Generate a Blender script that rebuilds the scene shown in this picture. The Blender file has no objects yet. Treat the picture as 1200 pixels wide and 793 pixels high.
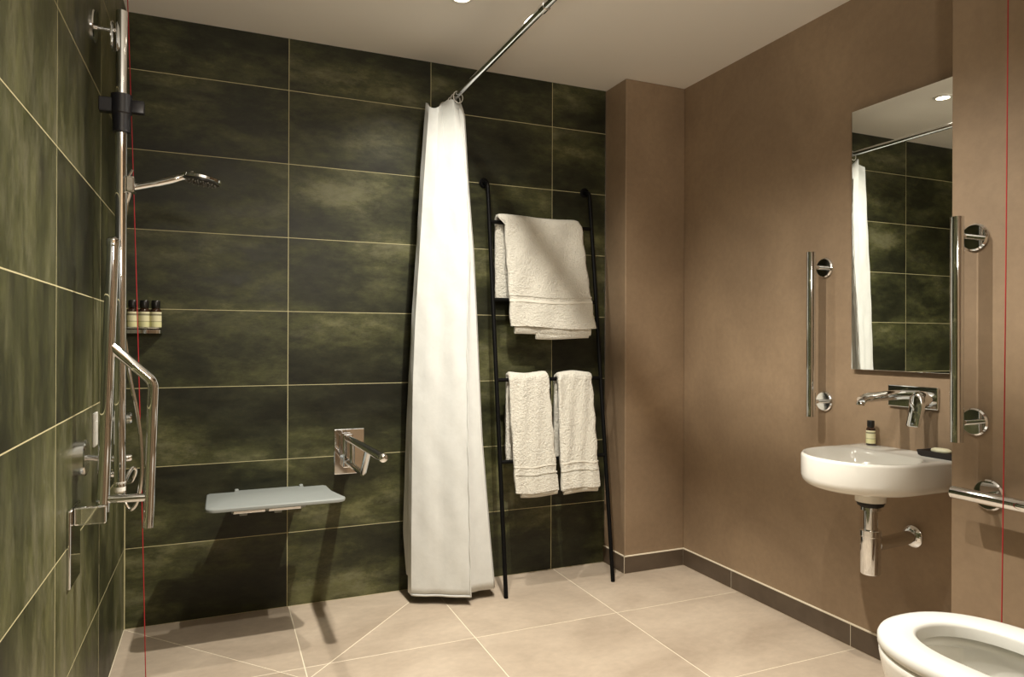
import bpy, bmesh, math, random
from mathutils import Vector, Matrix
C = bpy.context.scene
col = C.collection
random.seed(7)
PI = math.pi

# ------------------------------------------------------------------ camera
FPX, YAW, PITCH, ROLL, CAMH = 808.2, 0.4027, 0.0019, 0.0034, 1.0948
cam = bpy.data.cameras.new('camera'); camo = bpy.data.objects.new('camera', cam); col.objects.link(camo)
cam.sensor_width = 36.0; cam.lens = FPX / 1200 * 36.0; cam.clip_start = 0.02
_F = Vector((math.sin(YAW) * math.cos(PITCH), math.cos(YAW) * math.cos(PITCH), math.sin(PITCH)))
_R = Vector((math.cos(YAW), -math.sin(YAW), 0)); _U = _R.cross(_F)
_R2 = math.cos(ROLL) * _R + math.sin(ROLL) * _U; _U2 = _R2.cross(_F)
camo.matrix_world = Matrix(((_R2.x, _U2.x, -_F.x, 0), (_R2.y, _U2.y, -_F.y, 0), (_R2.z, _U2.z, -_F.z, CAMH), (0, 0, 0, 1)))
C.camera = camo

# ------------------------------------------------------------------ world, exposure
w = bpy.data.worlds.new('world'); C.world = w; w.use_nodes = True
w.node_tree.nodes['Background'].inputs[0].default_value = (0.9, 0.85, 0.75, 1)
w.node_tree.nodes['Background'].inputs[1].default_value = 0.05
C.view_settings.view_transform = 'Standard'; C.view_settings.look = 'None'
C.view_settings.gamma = 1.0; C.view_settings.use_curve_mapping = False
C.view_settings.exposure = 0.0
C.cycles.max_bounces = 10; C.cycles.diffuse_bounces = 6; C.cycles.glossy_bounces = 6
C.cycles.caustics_reflective = False; C.cycles.caustics_refractive = False
C.cycles.sample_clamp_indirect = 4.0

# ------------------------------------------------------------------ downlights (their lamps are in the ceiling fittings)
CEIL = 2.327
LAMPS = [(0.80, 2.35), (0.80, 1.66), (0.80, 1.06)]
LAMP_W = [64, 205, 90]
for (lx, ly), pw in zip(LAMPS, LAMP_W):
    l = bpy.data.lights.new('downlight_lamp', 'SPOT'); l.energy = pw; l.color = (1.0, 0.935, 0.82)
    l.spot_size = math.radians(140); l.spot_blend = 1.0; l.shadow_soft_size = 0.02
    o = bpy.data.objects.new('downlight_lamp', l); col.objects.link(o); o.location = (lx, ly, CEIL - 0.015)
# added fill lamp, unseen behind the camera, aimed up to brighten the ceiling
l = bpy.data.lights.new('added_fill_lamp', 'AREA'); l.energy = 32; l.color = (1.0, 0.93, 0.82); l.shape = 'DISK'; l.size = 0.35
o = bpy.data.objects.new('added_fill_lamp', l); col.objects.link(o); o.location = (0.35, -0.25, 1.55); o.rotation_euler = (math.radians(155), 0, math.radians(-20))

# ------------------------------------------------------------------ material helpers
def srgb(r, g, b):
    f = lambda c: (c / 255 / 12.92) if c / 255 <= 0.04045 else ((c / 255 + 0.055) / 1.055) ** 2.4
    return (f(r), f(g), f(b), 1)
def mat(name, color, rough=0.5, metal=0.0, **kw):
    m = bpy.data.materials.new(name); m.use_nodes = True
    b = m.node_tree.nodes['Principled BSDF']
    b.inputs['Base Color'].default_value = color; b.inputs['Roughness'].default_value = rough
    b.inputs['Metallic'].default_value = metal
    for k, v in kw.items(): b.inputs[k.replace('_', ' ')].default_value = v
    return m
class NT:
    def __init__(s, m): s.t = m.node_tree; s.b = s.t.nodes['Principled BSDF']
    def n(s, typ, **kw):
        x = s.t.nodes.new(typ)
        for k, v in kw.items():
            if hasattr(x, k): setattr(x, k, v)
            else: x.inputs[k].default_value = v
        return x
    def l(s, a, b): s.t.links.new(a, b)
    def ramp(s, fac, stops):
        r = s.n('ShaderNodeValToRGB'); e = r.color_ramp.elements
        while len(e) < len(stops): e.new(0.5)
        for i, (p, c) in enumerate(stops): e[i].position = p; e[i].color = c
        s.l(fac, r.inputs[0]); return r
    def coords(s, scale, per_object=True):
        tc = s.n('ShaderNodeTexCoord'); mp = s.n('ShaderNodeMapping'); mp.inputs['Scale'].default_value = scale
        s.l(tc.outputs['Object'], mp.inputs['Vector'])
        if per_object:
            oi = s.n('ShaderNodeObjectInfo'); mu = s.n('ShaderNodeMath', operation='MULTIPLY'); mu.inputs[1].default_value = 53.0
            s.l(oi.outputs['Random'], mu.inputs[0]); s.l(mu.outputs[0], mp.inputs['Location'])
        return mp.outputs['Vector']
    def noise(s, vec, scale, detail=4, rough=0.55, dist=0.0):
        x = s.n('ShaderNodeTexNoise'); x.inputs['Scale'].default_value = scale; x.inputs['Detail'].default_value = detail
        x.inputs['Roughness'].default_value = rough; x.inputs['Distortion'].default_value = dist
        s.l(vec, x.inputs['Vector']); return x.outputs['Fac']
    def mix(s, fac, a, b, mode='MIX'):
        x = s.n('ShaderNodeMix', data_type='RGBA', blend_type=mode)
        if isinstance(fac, float): x.inputs[0].default_value = fac
        else: s.l(fac, x.inputs[0])
        for i, v in ((6, a), (7, b)):
            if isinstance(v, tuple): x.inputs[i].default_value = v
            else: s.l(v, x.inputs[i])
        return x.outputs[2]
    def bump(s, h, strength, dist):
        x = s.n('ShaderNodeBump'); x.inputs['Strength'].default_value = strength; x.inputs['Distance'].default_value = dist
        s.l(h, x.inputs['Height']); s.l(x.outputs[0], s.b.inputs['Normal'])

def tile_material(name, scale, fine_scale, lift, pale=0.75):
    m = mat(name, (0.03, 0.03, 0.02, 1), 0.38, Specular_IOR_Level=0.32); t = NT(m)
    v = t.coords(scale)
    v2 = t.coords(fine_scale)
    big = t.noise(v, 1.9, 3, 0.5, 0.2)
    mid = t.noise(v, 6.0, 6, 0.7, 0.1)
    fine = t.noise(v2, 26.0, 6, 0.75)
    f = t.n('ShaderNodeMath', operation='MULTIPLY_ADD'); t.l(mid, f.inputs[0]); f.inputs[1].default_value = 0.42; t.l(big, f.inputs[2])
    g = t.n('ShaderNodeMath', operation='MULTIPLY_ADD'); t.l(fine, g.inputs[0]); g.inputs[1].default_value = 0.22; t.l(f.outputs[0], g.inputs[2])
    base = t.ramp(g.outputs[0], [(0.62 - lift, (0.0105, 0.0110, 0.0062, 1)), (0.78 - lift, (0.0225, 0.024, 0.0115, 1)), (0.92 - lift, (0.052, 0.0545, 0.0215, 1)), (1.08 - lift, (0.105, 0.105, 0.048, 1))])
    m2 = t.ramp(fine, [(0.3, (0.72, 0.72, 0.70, 1)), (0.7, (1.28, 1.28, 1.22, 1))])
    c = t.mix(1.0, base.outputs[0], m2.outputs[0], 'MULTIPLY')
    # pale scraped patches
    scr = t.noise(v2, 9.0, 9, 0.82, 0.2)
    p1 = t.ramp(scr, [(0.47, (0, 0, 0, 1)), (0.64, (1, 1, 1, 1))]); p2 = t.ramp(big, [(0.50 - lift, (0, 0, 0, 1)), (0.70 - lift, (pale, pale, pale, 1))])
    pm = t.n('ShaderNodeMath', operation='MULTIPLY'); t.l(p1.outputs[0], pm.inputs[0]); t.l(p2.outputs[0], pm.inputs[1])
    c = t.mix(pm.outputs[0], c, (0.165, 0.158, 0.100, 1))
    t.l(c, t.b.inputs['Base Color'])
    rr = t.ramp(mid, [(0.3, (0.34, 0.34, 0.34, 1)), (0.7, (0.52, 0.52, 0.52, 1))]); t.l(rr.outputs[0], t.b.inputs['Roughness'])
    t.bump(fine, 0.10, 0.002)
    return m
def mottled(name, c0, c1, scale, rough, bump=0.06, fine_scale=40, per_object=False, sc=(1, 1, 1)):
    m = mat(name, c0, rough); t = NT(m); v = t.coords(sc, per_object)
    a = t.noise(v, scale, 5, 0.6, 0.5); f = t.noise(v, fine_scale, 4, 0.6)
    r = t.ramp(a, [(0.32, c0), (0.68, c1)])
    g = t.ramp(f, [(0.3, (0.93, 0.93, 0.93, 1)), (0.7, (1.05, 1.05, 1.05, 1))])
    t.l(t.mix(1.0, r.outputs[0], g.outputs[0], 'MULTIPLY'), t.b.inputs['Base Color'])
    t.bump(f, bump, 0.002)
    return m

M = {}
M['tile_back'] = tile_material('dark_green_tile', (0.9, 1.0, 2.2), (0.5, 1.0, 1.1), 0.01)
M['tile_left'] = tile_material('dark_green_tile_streaked_lit', (1.0, 1.5, 0.75), (1.0, 1.4, 0.5), 0.075, 1.0)  # same tile, lifted: grazing light on the left wall put into the colour
M['grout'] = mat('pale_grout', srgb(190, 182, 142), 0.8)
M['floor_grout'] = mat('cream_grout', srgb(232, 222, 200), 0.8)
M['plaster'] = mottled('brown_plaster', (0.235, 0.164, 0.102, 1), (0.315, 0.225, 0.142, 1), 2.4, 0.6)
M['ceiling'] = mat('ceiling_paint', (0.90, 0.87, 0.81, 1), 0.7)
M['floor'] = mottled('beige_porcelain', (0.39, 0.315, 0.24, 1), (0.55, 0.46, 0.36, 1), 2.2, 0.42, 0.03, 30, True, (1, 1.4, 1))
M['skirting'] = mottled('dark_brown_tile', (0.080, 0.057, 0.038, 1), (0.115, 0.084, 0.058, 1), 5, 0.4, 0.03, 30, True)
M['chrome'] = mat('chrome', (0.80, 0.82, 0.84, 1), 0.05, 1.0)
M['chrome_dark'] = mat('chrome_satin_dark', (0.70, 0.69, 0.67, 1), 0.16, 1.0)  # duller, slightly darker chrome for the hose, trim and small fittings
M['mirror'] = mat('mirror_silver', (0.90, 0.92, 0.89, 1), 0.0, 1.0)
M['black_metal'] = mat('black_powder_coat', (0.003, 0.003, 0.003, 1), 0.5, Specular_IOR_Level=0.12)
M['black_plastic'] = mat('black_plastic', (0.012, 0.012, 0.016, 1), 0.35)
M['ceramic'] = mat('white_ceramic', (0.82, 0.81, 0.76, 1), 0.12, Coat_Weight=0.4, Coat_Roughness=0.04)
M['seat_plastic'] = mat('white_seat_plastic', (0.74, 0.745, 0.71, 1), 0.25)
M['grey_plastic'] = mat('pale_grey_plastic', (0.25, 0.27, 0.26, 1), 0.45)
M['white_plastic'] = mat('white_plastic', (0.80, 0.79, 0.74, 1), 0.35)
M['red_cord'] = mat('red_cord', (0.38, 0.012, 0.018, 1), 0.6)
M['cap'] = mat('black_cap', (0.010, 0.009, 0.008, 1), 0.3)
M['amber'] = mat('amber_glass', (0.035, 0.015, 0.007, 1), 0.12, Coat_Weight=0.5)
M['nozzle'] = mat('grey_rubber', (0.22, 0.22, 0.21, 1), 0.5)
M['face'] = mat('dark_grey_plastic', (0.035, 0.035, 0.034, 1), 0.35)
M['rubber'] = mat('black_rubber', (0.012, 0.011, 0.010, 1), 0.6)
M['slate'] = mat('dark_slate', (0.016, 0.012, 0.011, 1), 0.5)
M['soap'] = mat('cream_soap', (0.72, 0.70, 0.50, 1), 0.4)
M['water'] = mat('water', (0.85, 0.9, 0.86, 1), 0.02, Transmission_Weight=0.9, IOR=1.33)
M['lens'] = mat('lit_lens', (1, 1, 1, 1), 0.3)
_b = M['lens'].node_tree.nodes['Principled BSDF']; _b.inputs['Emission Color'].default_value = (1, 0.85, 0.65, 1); _b.inputs['Emission Strength'].default_value = 12
def cloth(name, color, scale, strength, dist, rough=0.85):
    m = mat(name, color, rough); t = NT(m); v = t.coords((1, 1, 1), True)
    n1 = t.noise(v, scale, 3, 0.7); n2 = t.noise(v, scale * 0.12, 3, 0.6)
    r = t.ramp(n1, [(0.25, tuple(c * 0.90 for c in color[:3]) + (1,)), (0.75, color)])
    r2 = t.ramp(n2, [(0.3, (0.95, 0.95, 0.95, 1)), (0.7, (1.02, 1.02, 1.02, 1))])
    t.l(t.mix(1.0, r.outputs[0], r2.outputs[0], 'MULTIPLY'), t.b.inputs['Base Color'])
    t.bump(n1, strength, dist); t.b.inputs['Sheen Weight'].default_value = 0.15
    return m
M['terry'] = cloth('cream_terry', (0.74, 0.715, 0.63, 1), 130, 1.0, 0.010, 0.95)
M['terry_flat'] = cloth('cream_woven_band', (0.74, 0.715, 0.63, 1), 420, 0.25, 0.002, 0.9)
M['curtain'] = cloth('white_curtain', (0.67, 0.685, 0.665, 1), 14, 0.12, 0.01, 0.55)
def label_material():
    m = mat('paper_label', (0.74, 0.72, 0.42, 1), 0.6); t = NT(m)
    tc = t.n('ShaderNodeTexCoord'); sp = t.n('ShaderNodeSeparateXYZ'); t.l(tc.outputs['Generated'], sp.inputs[0])
    r = t.ramp(sp.outputs[2], [(0.0, (0.74, 0.72, 0.40, 1)), (0.30, (0.74, 0.72, 0.40, 1)), (0.34, (0.42, 0.41, 0.22, 1)), (0.40, (0.76, 0.73, 0.48, 1)), (0.70, (0.76, 0.73, 0.48, 1)), (0.76, (0.25, 0.24, 0.14, 1)), (0.88, (0.78, 0.75, 0.52, 1))])
    r.color_ramp.interpolation = 'CONSTANT'
    t.l(r.outputs[0], t.b.inputs['Base Color']); return m
M['label'] = label_material()

# ------------------------------------------------------------------ mesh helpers (all coordinates in metres, world space)
def V(*a): return Vector(a)
def box(bm, lo, hi, bev=0.0, seg=2):
    vs = [bm.verts.new((x, y, z)) for x in (lo[0], hi[0]) for y in (lo[1], hi[1]) for z in (lo[2], hi[2])]
    fs = [bm.faces.new([vs[i] for i in q]) for q in ((0, 1, 3, 2), (4, 6, 7, 5), (0, 4, 5, 1), (2, 3, 7, 6), (0, 2, 6, 4), (1, 5, 7, 3))]
    if bev > 0:
        es = list({e for f in fs for e in f.edges})
        bmesh.ops.bevel(bm, geom=es, offset=bev, segments=seg, affect='EDGES', profile=0.5)
def tube(bm, pts, r, seg=14, caps=True):
    pts = [Vector(p) for p in pts]; n = len(pts)
    rr = r if isinstance(r, (list, tuple)) else [r] * n
    tans = []
    for i in range(n):
        a = pts[max(i - 1, 0)]; b = pts[min(i + 1, n - 1)]; tans.append((b - a).normalized())
    up = Vector((0, 0, 1)) if abs(tans[0].z) < 0.9 else Vector((1, 0, 0))
    u = (up - tans[0] * up.dot(tans[0])).normalized()
    rings = []
    for i in range(n):
        u = (u - tans[i] * u.dot(tans[i])).normalized(); v = tans[i].cross(u)
        k = 1.0
        if 0 < i < n - 1:
            d = (pts[i] - pts[i - 1]).normalized().dot((pts[i + 1] - pts[i]).normalized()); k = 1 / max(0.6, math.sqrt(max(0.05, (1 + d) / 2)))
        rings.append([bm.verts.new(pts[i] + rr[i] * (k if n < 40 else 1) * (math.cos(2 * PI * j / seg) * u + math.sin(2 * PI * j / seg) * v)) for j in range(seg)])
    skin(bm, rings, caps)
def skin(bm, rings, caps=True, closed=True):
    m = len(rings[0])
    for a, b in zip(rings, rings[1:]):
        for j in range(m if closed else m - 1):
            k = (j + 1) % m; bm.faces.new((a[j], a[k], b[k], b[j]))
    if caps:
        bm.faces.new(list(reversed(rings[0]))); bm.faces.new(rings[-1])
def bent(pts, rad, n=6):
    """polyline with its inner corners rounded"""
    pts = [Vector(p) for p in pts]; out = [pts[0]]
    for i in range(1, len(pts) - 1):
        a = (pts[i - 1] - pts[i]); b = (pts[i + 1] - pts[i]); r = min(rad, a.length * 0.45, b.length * 0.45)
        p0 = pts[i] + a.normalized() * r; p1 = pts[i] + b.normalized() * r
        for k in range(n + 1):
            s = k / n; out.append((1 - s) ** 2 * p0 + 2 * s * (1 - s) * pts[i] + s * s * p1)
    out.append(pts[-1]); return out
def spline(pts, n=8):
    pts = [Vector(p) for p in pts]; P = [pts[0] * 2 - pts[1]] + pts + [pts[-1] * 2 - pts[-2]]; out = []
    for i in range(1, len(P) - 2):
        for k in range(n):
            t = k / n; a, b, c, d = P[i - 1], P[i], P[i + 1], P[i + 2]
            out.append(0.5 * (2 * b + (c - a) * t + (2 * a - 5 * b + 4 * c - d) * t * t + (3 * b - a - 3 * c + d) * t ** 3))
    out.append(pts[-1]); return out
def lathe(bm, prof, origin, axis, seg=28, caps=True):
    """prof: (radius, distance along axis)"""
    ax = Vector(axis).normalized(); up = Vector((0, 0, 1)) if abs(ax.z) < 0.9 else Vector((1, 0, 0))
    u = (up - ax * up.dot(ax)).normalized(); v = ax.cross(u); o = Vector(origin)
    rings = [[bm.verts.new(o + ax * d + max(r, 0.0002) * (math.cos(2 * PI * j / seg) * u + math.sin(2 * PI * j / seg) * v)) for j in range(seg)] for r, d in prof]
    skin(bm, rings, caps)
def loops_mesh(bm, loops, cap0=True, cap1=True):
    rings = [[bm.verts.new(p) for p in L] for L in loops]
    skin(bm, rings, False)
    if cap0: bm.faces.new(list(reversed(rings[0])))
    if cap1: bm.faces.new(rings[-1])

ROOT = {}
def tag(o, label=None, cat=None, group=None, kind=None):
    if label: o['label'] = label
    if cat: o['category'] = cat
    if group: o['group'] = group
    if kind: o['kind'] = kind
    return o
def obj(name, bm, m, parent=None, origin=None, smooth=True, angle=35, sub=0):
    bmesh.ops.recalc_face_normals(bm, faces=bm.faces)
    org = ROOT[parent.name] if parent else Vector(origin or (0, 0, 0))
    for v in bm.verts: v.co -= org
    me = bpy.data.meshes.new(name)
    if smooth:
        for f in bm.faces: f.smooth = True
        lim = math.radians(angle)
        for e in bm.edges:
            if len(e.link_faces) == 2 and e.calc_face_angle(0) > lim: e.smooth = False
    bm.to_mesh(me); bm.free()
    o = bpy.data.objects.new(name, me); col.objects.link(o)
    me.materials.append(m)
    if sub:
        md = o.modifiers.new('subdivision', 'SUBSURF'); md.levels = sub; md.render_levels = sub
    ROOT[o.name] = org
    if parent: o.parent = parent
    else: o.location = org
    return o
def thing(name, loc, label, cat, group=None):
    o = bpy.data.objects.new(name, None); col.objects.link(o); o.location = loc; o.empty_display_size = 0.05
    ROOT[o.name] = Vector(loc); tag(o, label, cat, group); return o
def new(): return bmesh.new()
def B(name, lo, hi, m, parent=None, bev=0.0, **kw):
    kw.setdefault('angle', 15); bm = new(); box(bm, lo, hi, bev); return obj(name, bm, m, parent, **kw)
def T(name, pts, r, m, parent=None, seg=16, **kw):
    bm = new(); tube(bm, pts, r, seg); return obj(name, bm, m, parent, **kw)
def L(name, prof, origin, axis, m, parent=None, seg=28, **kw):
    bm = new(); lathe(bm, prof, origin, axis, seg); return obj(name, bm, m, parent, **kw)

# ------------------------------------------------------------------ room dimensions
XL, XR, YB, YF = -0.3224, 2.099, 2.960, -0.60
XC, YC = 1.762, 2.776           # corner column
XP, YP = 1.890, 1.295           # boxing beside the toilet
ROW, TW, J = 0.302, 0.602, 0.0026
def struct(o): o['kind'] = 'structure'; return o

# ---- shell
wall_back = struct(B('wall_back', (XL - 0.1, YB + 0.0006, 0), (XR, YB + 0.1, CEIL), M['grout'], smooth=False))
wall_left = struct(B('wall_left', (XL - 0.1, YF, 0), (XL - 0.0002, YB + 0.0006, CEIL), M['grout'], smooth=False))
wall_right = struct(B('wall_right', (XR, YF, 0), (XR + 0.1, YB + 0.1, CEIL), M['plaster'], smooth=False))
wall_column = struct(B('wall_corner', (XC, YC, 0), (XR, YB + 0.004, CEIL), M['plaster'], bev=0.004))
wall_boxing = struct(B('wall_boxing', (XP, 0.36, 0), (XR, YP, CEIL), M['plaster'], bev=0.003))
wall_toilet = struct(B('wall_toilet', (0.95, YF, 0), (XR, 0.36, CEIL), M['plaster'], smooth=False))
wall_front = struct(B('wall_front', (XL - 0.1, YF - 0.1, 0), (0.95, YF, CEIL), M['plaster'], smooth=False))
ceiling = struct(B('ceiling', (XL - 0.1, YF - 0.1, CEIL), (XR + 0.1, YB + 0.1, CEIL + 0.1), M['ceiling'], smooth=False))
floor = struct(B('floor', (XL - 0.1, YF - 0.1, -0.1), (XR + 0.1, YB + 0.1, -0.0008), M['floor_grout'], smooth=False))

# ---- wall tiles: one shared mesh per size, each tile its own object
mesh_cache = {}
def tile(parent, x0, x1, y0, y1, z0, z1, m, key):
    cx, cy, cz = (x0 + x1) / 2, (y0 + y1) / 2, (z0 + z1) / 2
    h = (round((x1 - x0) / 2, 4), round((y1 - y0) / 2, 4), round((z1 - z0) / 2, 4))
    k = (key, h)
    if k not in mesh_cache:
        bm = new(); box(bm, (-h[0], -h[1], -h[2]), h, 0.0004, 1); me = bpy.data.meshes.new('tile'); bm.to_mesh(me); bm.free(); me.materials.append(m); mesh_cache[k] = me
    o = bpy.data.objects.new('tile', mesh_cache[k]); col.objects.link(o); o.parent = parent; o.location = (cx, cy, cz)
rows = [i * ROW for i in range(8)] + [CEIL]
cols = [XL, XL + 0.5857, XL + 0.5857 + TW, XL + 0.5857 + 2 * TW, XC]
for a, b in zip(cols, cols[1:]):
    for c, d in zip(rows, rows[1:]):
        tile(wall_back, a + (0.0 if a == XL else J / 2) , b - J / 2, YB, YB + 0.006, c + J / 2, d - (J / 2 if d < CEIL else 0), M['tile_back'], 'b')
ys = [YB, 2.3604]
while ys[-1] > YF + 0.01: ys.append(max(ys[-1] - TW, YF))
for b, a in zip(ys, ys[1:]):
    for c, d in zip(rows, rows[1:]):
        tile(wall_left, XL - 0.006, XL, a + 0.0019, b - (0.004 if b == YB else 0.0019), c + J / 2, d - (J / 2 if d < CEIL else 0), M['tile_left'], 'l')
# metal edge trim where the green tile meets the plaster column
struct(B('trim_1', (XC - 0.004, YB - 0.004, 0.085), (XC, YB + 0.004, CEIL), M['chrome_dark']))

struct(B('trim_2', (XL - 0.001, YB - 0.0035, 0), (XL + 0.0035, YB + 0.001, CEIL), M['grout']))
# ---- floor tiles, cut along the falls of the shower floor
FX = [XL, 0.270, 0.874, 1.478, XR]
FY = [YB, 2.386, 1.782, 1.178, 0.574, -0.03, YF]
DR = (0.27, 2.30)
def floor_piece(poly):
    # clip with the walls, shrink for the joint, extrude
    n = len(poly); c = Vector((sum(p[0] for p in poly) / n, sum(p[1] for p in poly) / n))
    area = sum(poly[i][0] * poly[(i + 1) % n][1] - poly[(i + 1) % n][0] * poly[i][1] for i in range(n))
    if area < 0: poly = poly[::-1]
    lines = []
    for i in range(n):
        p = Vector(poly[i]); q = Vector(poly[(i + 1) % n]); d = (q - p).normalized(); nn = Vector((-d.y, d.x))
        lines.append((p + nn * 0.0018, d))
    pts = []
    for i in range(n):
        p, d = lines[i - 1]; q, e = lines[i]; den = d.x * e.y - d.y * e.x
        s = ((q.x - p.x) * e.y - (q.y - p.y) * e.x) / den; pts.append(p + d * s)
    bm = new(); bot = [bm.verts.new((p.x - c.x, p.y - c.y, -0.006)) for p in pts]; top = [bm.verts.new((p.x - c.x, p.y - c.y, 0)) for p in pts]
    bm.faces.new(bot[::-1]); tf = bm.faces.new(top)
    for i in range(len(pts)): k = (i + 1) % len(pts); bm.faces.new((bot[i], bot[k], top[k], top[i]))
    bmesh.ops.bevel(bm, geom=list(tf.edges), offset=0.0004, segments=1, affect='EDGES')
    bmesh.ops.recalc_face_normals(bm, faces=bm.faces)
    me = bpy.data.meshes.new('tile'); bm.to_mesh(me); bm.free(); me.materials.append(M['floor'])
    o = bpy.data.objects.new('tile', me); col.objects.link(o); o.parent = floor; o.location = (c.x, c.y, 0)
x0, x1, x2 = FX[0], FX[1], FX[2]; y0, y1, y2 = FY[0], FY[1], FY[2]
def cut(xa):  # x where the fold from (xa, YB) to the drain crosses y1
    s = (YB - y1) / (YB - DR[1]); return xa + (DR[0] - xa) * s
ca, cb = cut(x0), cut(0.868)
floor_piece([(x0, y0), (x1, y0), (x1, y1), (ca, y1)]); floor_piece([(x0, y0), (ca, y1), (x0, y1)])
floor_piece([(x1, y0), (0.868, y0), (cb, y1), (x1, y1)]); floor_piece([(0.868, y0), (x2, y0), (x2, y1), (cb, y1)])
floor_piece([(x0, y1), (ca, y1), DR, (x0, y2)]); floor_piece([(ca, y1), (x1, y1), DR]); floor_piece([(x1, y1), (cb, y1), DR])
floor_piece([(cb, y1), (x2, y1), (x2, y2), DR]); floor_piece([DR, (x2, y2), (x0, y2)])
for i in range(len(FX) - 1):
    for j in range(len(FY) - 1):
        if i < 2 and j < 2: continue
        if i == 3 and j == 0: # around the column
            floor_piece([(FX[3], FY[0]), (XC - 0.008, FY[0]), (XC - 0.008, YC - 0.008), (XR, YC - 0.008), (XR, FY[1]), (FX[3], FY[1])])
            continue
        floor_piece([(FX[i], FY[j]), (FX[i + 1], FY[j]), (FX[i + 1], FY[j + 1]), (FX[i], FY[j + 1])])

# ---- skirting of dark tiles
SK = 0.082
def skirt(name, axis, spans, fixed, thick, sgn):
    root = None
    lo = min(min(s) for s in spans); hi = max(max(s) for s in spans)
    if axis == 'y': a = sorted((fixed, fixed + sgn * (thick - 0.0012))); root = B(name, (a[0], lo, 0), (a[1], hi, SK - 0.0005), M['floor_grout'], smooth=False)
    else: a = sorted((fixed, fixed + sgn * (thick - 0.0012))); root = B(name, (lo, a[0], 0), (hi, a[1], SK - 0.0005), M['floor_grout'], smooth=False)
    struct(root)
    for p, q in spans:
        p, q = min(p, q) + J / 2, max(p, q) - J / 2; a = sorted((fixed + sgn * 0.002, fixed + sgn * thick))
        if axis == 'y': tile(root, a[0], a[1], p, q, 0.0015, SK - 0.004, M['skirting'], 's')
        else: tile(root, p, q, a[0], a[1], 0.0015, SK - 0.004, M['skirting'], 's')
skirt('baseboard_right', 'y', [(YC, 2.425), (2.425, 1.80), (1.80, YP)], XR, 0.010, -1)
skirt('baseboard_column', 'x', [(XC - 0.008, XR - 0.010)], YC, 0.010, -1)
skirt('baseboard_column_side', 'y', [(YB, YC - 0.008)], XC, 0.009, -1)
skirt('baseboard_boxing', 'y', [(YP, 0.9), (0.9, 0.36)], XP, 0.010, -1)

# ------------------------------------------------------------------ ceiling downlights
for i, (lx, ly) in enumerate(LAMPS):
    where = ['beside the curtain rail, nearest the tiled back wall', 'in the middle of its row of three', 'nearest the room entrance'][i]
    t = thing('downlight', (lx, ly, CEIL), 'round white recessed ceiling downlight ' + where, 'downlight', 'ceiling downlights')
    L('trim_ring', [(0.030, -0.001), (0.032, 0.006), (0.044, 0.005), (0.046, 0.0)], (lx, ly, CEIL), (0, 0, -1), M['white_plastic'], t)
    L('lens', [(0.029, 0.0), (0.029, 0.004)], (lx, ly, CEIL), (0, 0, -1), M['lens'], t)

# ------------------------------------------------------------------ curtain rail and curtain
t = thing('curtain_rail', (0.93, YB, 2.13), 'long straight chrome shower curtain rail running below the ceiling', 'rail')
T('tube', [(0.93, YB - 0.001, 2.13), (0.93, YF, 2.13)], 0.0125, M['chrome'], t)
L('wall_flange', [(0.028, 0.0), (0.028, 0.004), (0.016, 0.010), (0.016, 0.02)], (0.93, YB, 2.13), (0, -1, 0), M['chrome'], t)
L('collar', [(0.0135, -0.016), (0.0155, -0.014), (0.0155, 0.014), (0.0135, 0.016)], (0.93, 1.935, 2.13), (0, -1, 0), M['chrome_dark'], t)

HS = [2.09, 1.80, 1.5, 1.2, 0.95, 0.7, 0.45, 0.25, 0.05]
P2 = [0.833, 0.811, 0.795, 0.775, 0.759, 0.748, 0.741, 0.735, 0.752]
P3 = [0.811, 0.79, 0.773, 0.753, 0.744, 0.741, 0.74, 0.739, 0.739]
P4 = [0.934, 0.963, 0.971, 0.96, 0.955, 0.955, 0.958, 0.96, 0.961]
P6 = [0.974, 0.988, 1.01, 1.022, 1.031, 1.041, 1.06, 1.076, 1.093]
def interp(z, tab):
    for i in range(len(HS) - 1):
        if HS[i] >= z >= HS[i + 1]:
            s = (HS[i] - z) / (HS[i] - HS[i + 1]); return tab[i] * (1 - s) + tab[i + 1] * s
    return tab[0] if z > HS[0] else tab[-1]
def curtain_section(z):
    s = max(0.0, 1 - z / 2.1)
    a, b, c, d = interp(z, P2), interp(z, P3), interp(z, P4), interp(z, P6)
    y3, y4, y6 = 2.80 - 0.012 * s, 2.78 - 0.11 * s ** 0.7, 2.80 - 0.075 * s
    k = min(1, max(0, (2.05 - z) / 0.5)); q = 1 - k
    def ln(f, off): return (b + (c - b) * f, y3 + (y4 - y3) * f + off)
    pts = [(0.92, 2.945), (a + 0.05, 2.945), (a, 2.92), (a + 0.004, 2.88), (b - 0.003, y3 + 0.045), (b, y3),
           ln(0.25, -0.006 - 0.016 * q), ln(0.5, 0.002 + 0.025 * q), ln(0.75, -0.006 - 0.016 * q), (c, y4),
           (c + 0.002, y4 + 0.012), (c - 0.022, y4 + 0.030), (c * 0.6 + d * 0.4, y6 - 0.004), (d - 0.012, y6 - 0.006), (d, y6 + 0.012), (d - 0.012, y6 + 0.06), (d - 0.05, y6 + 0.10), (0.96, 2.935)]
    return pts
bm = new(); NR = 60; grid = []
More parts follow.
